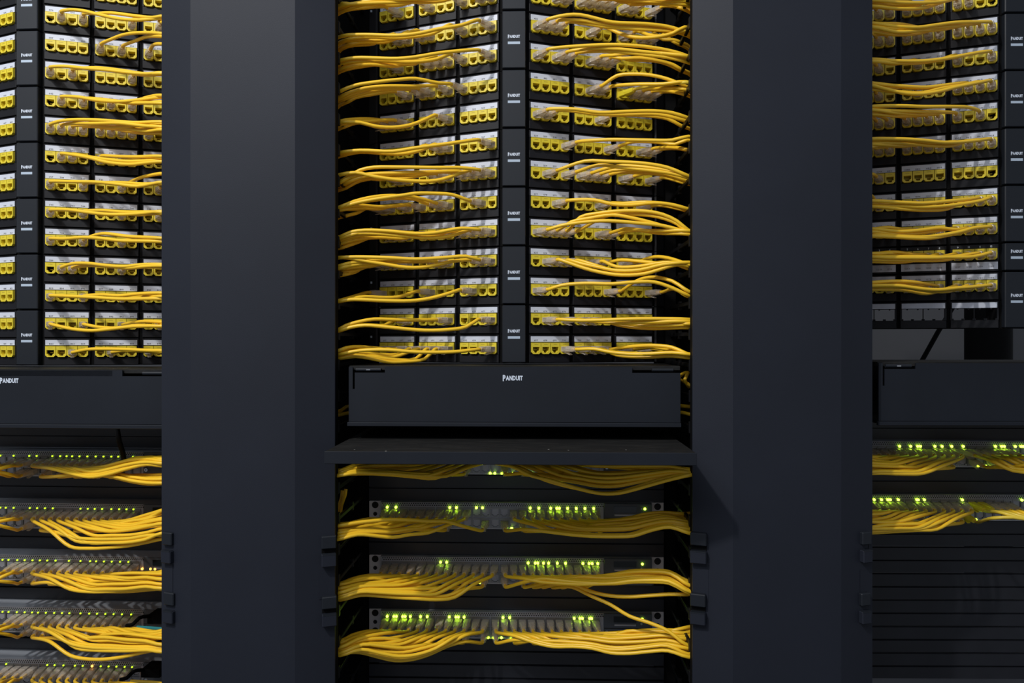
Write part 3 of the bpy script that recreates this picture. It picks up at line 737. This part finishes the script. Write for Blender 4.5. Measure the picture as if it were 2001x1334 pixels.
B('C', 1, 3, 'V6', '1|530,272 650,300 850,352 1050,400 1250,425 1500,410 1700,352 1850,312 1976,320', '2|640,266 800,300 1000,342 1200,378 1450,370 1700,312 1976,290', '3|720,262 850,302 1050,352 1200,388 1450,388 1700,330 1972,312', '5|900,272 1050,300 1200,340 1450,332 1700,292 1972,302', '6|1050,266 1250,266 1450,282 1650,302 1976,330', '8|1300,272 1450,270 1600,230 1750,240 1976,312', '9,10|1450,292 1600,302 1800,292 1962,340')
B('C', 1, 2, 'V6', '0|420,565 600,540 850,520 1150,525 1400,505 1600,505 1800,570 1976,650', '7|1210,575 1350,530 1450,478 1600,456 1800,500 1976,612', '11|1650,592 1730,570 1820,580 1962,660')
B('C', 1, 1, 'V6', '1|530,915 800,922 1100,915 1400,905 1700,905 1980,912', '3|740,920 1000,936 1250,950 1500,942 1980,932', '4,5|980,942 1200,960 1400,985 1600,995 1980,985', '8|1400,962 1600,972 1980,962')
B('C', 1, 0, 'V6', '3|760,1225 950,1232 1150,1270 1500,1292 1800,1275 1980,1310', '4,5|950,1240 1200,1288 1500,1302 1800,1290 1980,1308', '6|1120,1215 1350,1202 1600,1190 1800,1212 1980,1290', '8,10|1300,1232 1600,1222 1980,1300')
# left rack, right wing
B('L', 1, 13, 'V7', '6,7,9|1500,-60 1650,-70 1800,-75')
B('L', 1, 12, 'V7', '1|700,125 760,105 900,115 1050,150 1300,202 1500,216 1650,206 1800,190', '3|950,165 1050,146 1200,140 1450,170 1650,190 1800,176', '7|1480,230 1600,215 1800,202', '9|1760,270 1800,250')
B('L', 1, 11, 'V7', '4|1115,490 1200,430 1350,375 1550,355 1800,376', '6|1345,512 1450,450 1600,396 1800,402', '8|1650,546 1710,506 1800,494')
B('L', 1, 10, 'V7', '0|560,725 700,720 900,740 1150,760 1400,790 1600,802 1800,792', '2|830,750 950,735 1100,735 1350,765 1550,796 1800,802', '7|1470,822 1600,816 1800,816', '9|1740,832 1800,824')
B('L', 1, 9, 'V7', '1|690,1055 850,1055 1050,1090 1300,1105 1550,1082 1800,1050', '3|950,1080 1150,1080 1400,1112 1800,1126', '5|1230,1110 1450,1118 1800,1100', '7|1430,1076 1600,1055 1800,1044')
B('L', 1, 8, 'V8', '0|560,70 650,36 850,20 1150,30 1450,52 1800,42', '1|690,75 800,62 1000,65 1300,62 1550,90 1800,112', '2|820,92 1000,76 1200,95 1450,86 1800,54', '3|900,92 1100,100 1350,112 1550,140 1800,136', '4,5|1200,120 1400,140 1600,156 1800,150', '6,7|1450,118 1600,112 1800,102', '8,9|1700,150 1800,148')
B('L', 1, 7, 'V8', '1|680,400 850,410 1000,440 1150,480 1400,505 1800,480', '2|820,410 950,422 1150,452 1400,475 1800,460', '4|1100,425 1300,420 1500,422 1800,425', '6|1340,442 1500,442 1800,440')
B('L', 1, 6, 'V8', '0|540,685 800,690 1050,695 1300,720 1500,740 1800,700', '3|920,716 1100,702 1350,702 1550,716 1800,716', '6|1360,702 1450,680 1550,642 1650,620 1800,608', '9|1700,732 1800,726')
B('L', 1, 5, 'V8', '0|540,1000 750,1000 950,1026 1200,1050 1500,1042 1800,1020', '3|930,1022 1100,1005 1350,1022 1800,1032', '6|1330,1042 1500,1052 1800,1042', '9|1720,1042 1800,1030')
B('L', 1, 4, 'V8', '0|540,1305 700,1312 900,1296 1050,1302 1300,1330 1800,1346', '3|930,1268 1100,1262 1400,1292 1800,1318', '6|1330,1298 1500,1308 1800,1328')
B('L', 1, 3, 'W1', '1|660,340 780,306 950,302 1150,325 1350,336 1550,316 1800,315', '2|800,345 950,326 1150,330 1400,350 1600,332 1800,330', '6|1330,370 1450,352 1600,342 1800,346', '9|1710,366 1800,356')
B('L', 1, 2, 'W1', '0|530,655 750,660 1000,672 1300,690 1800,690', '3|930,640 1100,642 1300,652 1500,632 1800,626', '6|1310,682 1450,662 1800,660', '9|1700,690 1800,680')
B('L', 1, 1, 'W1', '0|530,980 650,986 800,1015 1000,1030 1200,1012 1450,986 1800,986', '3|900,970 1050,990 1250,1002 1500,972 1800,990', '6|1310,966 1400,946 1550,936 1800,946', '9|1700,1000 1800,972')
B('L', 1, 0, 'W1', '2|790,1270 950,1236 1150,1230 1400,1236 1600,1246 1800,1250', '5|1200,1290 1350,1252 1800,1260', '8|1620,1290 1800,1276')
# left rack, left wing (mostly outside the frame)
for row, ids in ((11, (1, 2)), (10, (1, 2)), (8, (0, 1, 2)), (3, (1,)), (1, (0, 1)), (12, (2,))):
    for i in ids:
        p, n = jack_world('L', -1, row, i); x, y = pix(p)
        B('L', -1, row, 'V7', '%d|%f,%f %f,%f %f,%f' % (i, (x - 60) * 5.558, (y - 14) * 5.558, (x - 120) * 5.558, (y - 10) * 5.558, (x - 190) * 5.558, (y - 4) * 5.558))
# right rack, left wing
B('R', -1, 12, 'X3', '0,1,2|1400,-20 1000,-10 600,0 100,-10', '3|1350,12 1100,50 800,98 500,106 100,92', '4,5|1000,22 700,68 450,76 100,48', '6,7|900,2 500,30 100,14', '8,9|400,110 100,96')
B('R', -1, 11, 'X3', '0|1600,275 1400,262 1200,268 950,300 750,326 450,312 100,268', '1,2|1450,292 1250,312 1000,336 700,350 400,350 100,328', '3,4|1180,325 950,352 750,376 500,390 100,348', '5|1000,345 750,310 550,282 300,276 100,262', '6,7,8|600,422 400,402 250,392 100,382', '9|200,420 100,392')
B('R', -1, 10, 'X3', '0|1600,610 1450,622 1250,660 1050,695 800,720 500,720 100,704', '3|1180,680 1000,706 800,740 500,746 100,742', '6|700,756 450,756 100,722', '9|250,790 180,772 100,764')
B('R', -1, 9, 'X3', '0|1600,970 1400,990 1200,1030 1000,1080 800,1110 600,1105 400,1062 100,1010', '1|1450,980 1250,1012 1000,1050 800,1098 500,1086 100,1050', '2|1350,976 1100,1002 850,1030 600,1020 350,1002 100,980', '3,6|1150,1030 900,1052 650,1052 400,1020 100,1002', '9|250,1070 100,1048')
B('R', -1, 8, 'X3', '1|1460,1310 1350,1266 1150,1256 800,1256 550,1246 100,1270', '3|1190,1338 1100,1330 800,1320 500,1312 100,1310', '4,5|980,1360 800,1360 500,1350 100,1328', '6,7|700,1375 500,1366 100,1350', '8,9|400,1392 100,1385')
B('R', -1, 7, 'X4', '0|1620,380 1450,390 1250,410 1050,415 800,390 500,375 100,388', '1,2|1450,412 1150,436 900,430 600,402 100,402', '3,4|1150,432 900,446 600,432 100,420', '5,6,7|800,452 550,456 100,440', '8,9|400,472 250,480 100,480')
B('R', -1, 6, 'X4', '9|250,806 200,800 100,796')
B('R', -1, 5, 'X4', '0|1640,1080 1500,1096 1300,1130 1050,1160 800,1172 500,1160 100,1156', '1|1480,1070 1350,1082 1100,1106 800,1130 550,1120 100,1112', '2|1340,1130 1100,1190 850,1206 600,1196 100,1165', '6,7|600,1182 450,1172 100,1142', '9|300,1072 100,1010')
B('R', -1, 4, 'X5', '0|1640,125 1550,110 1400,150 1250,190 1000,236 800,255 500,246 100,226', '1|1500,140 1350,182 1150,230 900,275 700,276 450,262 100,262', '2,3|1200,182 1000,172 800,196 550,215 100,182', '4,5|1000,232 700,230 400,216 100,222', '6|620,180 500,160 400,146 100,186', '8,9|300,250 100,272')
B('R', -1, 3, 'X5', '0|1620,490 1400,490 1100,496 800,490 500,490 100,492', '1,2|1450,512 1100,512 750,520 400,516 100,512', '3,4|1150,520 900,530 600,540 100,536', '5|900,480 700,466 500,442 350,446 100,486', '6,7|650,500 500,472 100,484', '8,9|300,546 100,550')
B('R', -1, 2, 'X5', '0|1640,840 1400,846 1200,860 1000,880 800,870 500,832 100,842', '1|1500,862 1350,872 1150,880 950,890 700,862 450,840 100,852', '2,3|1300,896 1100,915 850,910 600,872 100,862', '4|1080,840 900,822 750,802 550,786 100,812', '5,6|900,882 700,850 400,815 100,826', '7,8|500,880 300,842 100,838')

# switch bundles: an upper and a lower traced outline, the cords fan out between them
def interp(g, x):
    s = 1 if g[-1][0] > g[0][0] else -1
    if (x - g[0][0]) * s <= 0: return g[0][1]
    for a, b in zip(g[:-1], g[1:]):
        if (x - b[0]) * s <= 0:
            t = (x - a[0]) / (b[0] - a[0]); t = t * t * (3 - 2 * t) * .5 + t * .5
            return a[1] + (b[1] - a[1]) * t
    return g[-1][1]
def S(r, i, side, view, T, Bm, ports, boot=(), noise=.10):
    T, Bm = pv(view, T), pv(view, Bm); Mx = SWITCH[(r, i)]; R3 = Mx.to_3x3()
    n = R3 @ Vector((side * .10, -1, -.12)); n.normalize()
    ports = sorted(ports, key=lambda a: (a[0] * side, a[1]), reverse=True)        # outermost first
    N = len(ports)
    for q, (c, row) in enumerate(ports):
        x, z = port_xz(c, row); p = Mx @ Vector((x, FACE, z - .0005))
        t = min(1, max(0, (q + .5) / N + random.uniform(-noise, noise)))
        tip = p + n * .034; x0, y0 = pix(tip)
        xe = T[-1][0] + (Bm[-1][0] - T[-1][0]) * t; ye = T[-1][1] + (Bm[-1][1] - T[-1][1]) * min(1, max(0, t + random.uniform(-.1, .1)))
        K = max(4, int(abs(xe - x0) / 34)); g = []
        ph = random.uniform(0, 6.28); am = random.uniform(.8, 2.6)
        for k in range(1, K):
            x_ = x0 + (xe - x0) * k / K
            yt = interp(T, x_); yb = interp(Bm, x_); y_ = yt + (yb - yt) * t + am * math.sin(ph + k * .55)
            w = min(1, abs(x_ - x0) / 70.0); w = w * w * (3 - 2 * w)
            g.append((x_, y0 + 3 * min(1, w * 2) + (y_ - y0 - 3) * w))
        g.append((xe, ye))
        pts = route(r, side, p, n, .029, g, dY=-.014 * t + .007 + random.uniform(-.009, .009))
        yb_ = (c, row) in boot
        add_cord(pts, p, n, 'yellow cord in %s port %s of %s switch, %s rack' % (ORD[c], 'upper row' if row == 0 else 'lower row', {1: 'first', 2: 'second', 3: 'third', 4: 'fourth', 5: 'lowest'}[i], RK[r]['name']),
                 'patch cords in the %s rack switches' % RK[r]['name'], 'boot_yellow' if yb_ else 'clear', 'cable_pale' if yb_ else 'cable')
def P(up, lo): return [(c, 0) for c in up] + [(c, 1) for c in lo]
rg = lambda a, b, s=1: list(range(a, b, s))
S('C', 1, -1, 'W7', '1650,120 1200,100 800,95 500,110 272,200', '1690,130 1600,190 1450,250 1250,293 1000,280 700,250 450,235 272,238', P(rg(0, 12), rg(3, 11, 2)))
S('C', 1, 1, 'W8', '0,100 600,105 1100,125 1600,150 1784,195', '0,150 50,180 300,265 600,350 850,420 1000,435 1150,410 1400,325 1600,270 1784,222', P(rg(12, 24), rg(13, 21, 2)))
S('C', 2, -1, 'W7', '1600,640 1100,632 750,632 560,660 400,705 250,728', '1700,650 1500,722 1300,772 1000,808 750,850 550,832 400,830 272,850', P(rg(0, 7) + [7, 8, 9], rg(1, 9, 2)))
S('C', 2, -1, 'W7', '1820,695 1500,690 1200,690 950,670 700,665 500,690 250,725', '1820,697 1500,695 1200,698 950,680 700,672 500,696 250,732', P([], [11]))
S('C', 2, 1, 'W8', '60,640 500,662 900,670 1200,640 1500,600 1650,592 1728,625', '30,700 200,760 400,808 700,842 950,852 1200,848 1450,775 1600,750 1780,785', P(rg(14, 24), rg(13, 24, 2)))
S('C', 3, -1, 'X1', '1300,95 950,108 700,128 500,155 330,190 258,240', '1880,160 1700,235 1500,320 1300,382 1150,382 850,375 500,352 292,372', P(rg(0, 13), rg(3, 13, 2)))
S('C', 3, 1, 'X2', '0,95 600,112 1000,130 1300,102 1550,98 1700,150 1784,232', '60,160 300,200 700,235 1000,240 1300,212 1550,222 1700,262 1772,296', P(rg(13, 24), rg(13, 23, 2)))
S('C', 3, 1, 'X2', '300,200 640,245 800,305 900,345 1150,355 1400,335 1600,320 1772,345', '300,200 640,245 800,305 900,345 1150,356 1400,336 1600,322 1772,347', P([], [16]), noise=0)
S('C', 3, 1, 'X2', '400,210 640,240 850,350 1000,420 1250,560 1500,640 1650,740 1765,832', '400,210 640,240 850,350 1000,420 1250,562 1500,642 1650,742 1765,834', P([], [18]), noise=0)
S('C', 4, -1, 'X1', '700,650 550,695 400,745 278,808', '1700,640 1450,780 1250,865 1150,915 1000,965 850,985 700,960 500,905 300,912', P(rg(0, 12), rg(1, 12, 2)))
S('C', 4, 1, 'X2', '0,630 500,660 900,690 1300,680 1500,672 1720,682', '-80,690 0,735 200,790 400,850 550,862 750,850 950,905 1100,922 1300,902 1500,870 1650,880 1764,915', P(rg(12, 24), rg(12, 23, 2)))
S('L', 1, 1, 'W3', '720,200 950,232 1200,202 1450,162 1600,168 1800,188', '300,230 450,310 700,350 900,398 1050,402 1250,352 1450,290 1600,262 1800,275', P(rg(12, 24), []))
S('L', 1, 1, 'W3', '1300,300 1400,330 1500,346 1800,370', '900,380 1150,405 1350,462 1600,492 1800,480', P([], rg(13, 23, 2)))
S('L', 1, -1, 'W3', '240,190 0,225 -150,250', '235,230 100,285 0,330 -150,380', P([11, 10, 9], [11, 10]))
S('L', 2, 1, 'W3', '1400,805 1550,775 1800,748', '330,850 400,930 450,1000 600,1090 800,1150 1000,1170 1300,1163 1500,1140 1800,1060', P(rg(12, 24), [13, 14, 17, 19]))
S('L', 2, -1, 'W3', '240,780 0,825 -150,855', '240,838 100,872 0,900 -150,930', P([11, 10, 9], [11]))
S('L', 3, 1, 'W4', '1200,102 1350,122 1800,125', '380,120 450,170 550,240 750,310 1000,348 1300,348 1550,320 1800,300', P(rg(12, 24), [12, 14, 16]))
S('L', 3, -1, 'W4', '270,60 0,130 -150,160', '260,120 100,190 0,240 -150,290', P([11, 10, 9], [11]))
S('L', 4, 1, 'W4', '1300,680 1400,752 1600,770 1800,782', '380,720 480,830 700,930 900,985 1150,992 1400,985 1800,965', P(rg(12, 24), [13, 16, 18]))
S('L', 4, 1, 'W4', '490,800 550,930 650,1000 850,1060 1050,1075 1300,1052 1500,995 1800,955', '490,800 550,930 650,1000 850,1060 1050,1075 1300,1052 1500,995 1800,955', P([], [12]), noise=0)
S('L', 4, -1, 'W4', '260,640 0,692 -150,720', '260,700 100,750 0,780 -150,820', P([11, 10, 9], [11]))
S('L', 5, 1, 'W4', '1200,1330 1500,1350 1800,1350', '300,1400 700,1600 1200,1650 1800,1560', P(rg(12, 23), []))
S('L', 5, -1, 'W4', '260,1380 0,1420 -150,1440', '260,1400 0,1500 -150,1540', P([11, 10, 9, 8], []))
S('R', 1, -1, 'X7', '770,372 500,362 100,340', '1270,350 1150,460 1000,512 700,542 450,552 100,535', P(rg(2, 12), [4, 6, 8, 10]))
S('R', 1, 1, 'X7', '1360,318 1600,328 1900,340 2200,340', '1360,390 1550,460 1750,510 1920,532 2200,560', P(rg(12, 21), [13, 15, 17]))
S('R', 2, -1, 'X7', '520,980 100,978', '1370,980 1300,1078 1150,1142 900,1192 600,1212 350,1230 100,1220', P(rg(2, 13), [3, 5, 7, 9, 11]), boot=((12, 1),))
S('R', 2, 1, 'X7', '1550,950 1900,982 2200,1010', '1430,930 1700,1030 1920,1080 2200,1120', P(rg(13, 21), [12]), boot=((13, 0), (12, 1), (14, 0)))

# slack cords showing in the dark gaps beside the cover plate and below the shelf
def slack(side, pts, label):
    wp = [at(x, y, Y) for x, y, Y in pts]; mb = MB(); mb.tube(spline(wp), .00272, 'cable', 8)
    tag(mb.build('network_cable'), label, 'patch cord', 'slack cords beside the cover plate')
slack(1, [(1322, 742, 1.20), (1334, 730, 1.17), (1344, 728, 1.16), (1338, 742, 1.15), (1346, 756, 1.16)], 'yellow cord loop peeking out beside the upper end of the cover plate')
slack(1, [(1322, 740, 1.21), (1336, 745, 1.17), (1347, 752, 1.15), (1360, 760, 1.15)], 'short yellow cord bending past the cover plate, just under the loop')
slack(1, [(1316, 792, 1.18), (1334, 793, 1.16), (1348, 794, 1.15), (1360, 795, 1.15)], 'level yellow cord, upper of two beside the cover plate end')
slack(1, [(1316, 804, 1.18), (1334, 806, 1.16), (1348, 809, 1.15), (1360, 812, 1.15)], 'level yellow cord, lower of two beside the cover plate end')
slack(-1, [(690, 806, 1.18), (678, 807, 1.16), (664, 810, 1.15), (650, 812, 1.15)], 'yellow cord end in the dark slot beside the hinge end of the cover plate')
slack(-1, [(690, 792, 1.20), (676, 795, 1.18), (666, 802, 1.17), (650, 806, 1.16)], 'dim yellow cord just above another in the slot by the hinge')
slack(-1, [(676, 955, 1.17), (674, 968, 1.17), (668, 985, 1.18), (664, 1010, 1.20)], 'short steep yellow cord behind the fingers under the shelf')
slack(-1, [(669, 958, 1.18), (668, 970, 1.18), (664, 984, 1.18), (660, 1004, 1.20)], 'second steep yellow cord next to it behind the fingers under the shelf')
# fibre plugs and their cords at the end of the left rack switches
for i, (px, py, nm) in {4: (262, 1221, 'fourth'), 5: (250, 1326, 'lowest')}.items():
    a = at(px, py, 1.235)
    e = empty('fibre_cable', a); tag(e, 'black fibre plug with cord in the %s switch of the left rack' % nm, 'fibre cable')
    mb = MB(); mb.tube(spline([at(px - 14, py + 1, 1.21) - a, at(px - 2, py - 2, 1.205) - a, at(px + 10, py - 14, 1.215) - a, at(px + 24, py - 17, 1.235) - a, at(px + 40, py - 18, 1.262) - a]), .0030, 'black', 8); mb.build('cord_boot', e)
    mb = MB(); q0 = at(px + 6, py + 4, 1.20) - a; q1 = at(px + 70, py + 8, 1.19) - a
    mb.tube([q0, (q0 + q1) / 2, q1], .0026, 'aqua' if i == 4 else 'cable_pale', 8); mb.build('sleeve', e)
    mb = MB(); c = at(px + 40, py - 12, 1.25) - a; mb.box(c.x - .010, c.x + .022, c.y - .006, c.y + .03, c.z - .006, c.z + .008, 'black', .001); mb.build('transceiver', e)
mb = MB(); mb.tube([at(229, 838, 1.22), at(233, 862, 1.22), at(240, 884, 1.24), at(243, 900, 1.25)], .0042, 'finger', 8)
tag(mb.build('power_cord'), 'black cord hanging in the dark gap above the top switch of the left rack', 'cord')

ranked = sorted(range(len(CORDS)), key=lambda i: -CORDS[i]['len'])
keep = set(ranked[:290]); rest = MB(); nrest = 0
for i, c in enumerate(CORDS):
    rz = math.atan2(c['n'].x, -c['n'].y)
    if i in keep:
        mb = MB(); mb.tube(c['pts'], .00272, c['mat'], 8)
        o = mb.build('network_cable'); tag(o, c['label'], 'patch cord', c['group'])
        po = link('plug', PLUG[c['boot']], o, c['p'], rz)
        if c['n'].z: po.rotation_euler = (math.asin(-c['n'].z) * -1 if False else math.asin(c['n'].z) * -1, 0, rz)
    elif c['len'] > 3:
        nrest += 1
        rest.tube(c['pts'], .00272, c['mat'], 6)
        me = PLUG[c['boot']]; Mx = Matrix.Translation(c['p']) @ Matrix.Rotation(rz, 4, 'Z') @ Matrix.Rotation(-math.asin(c['n'].z), 4, 'X')
        rest.add([Mx @ v.co for v in me.vertices], [tuple(q.vertices) for q in me.polygons], c['boot'])
if nrest:
    tag(rest.build('network_cables'), 'remaining yellow patch cords packed in the bundles of the racks', 'patch cord', kind='stuff')
print('CORDS', len(CORDS), 'rest', nrest, 'objects', len(bpy.data.objects))
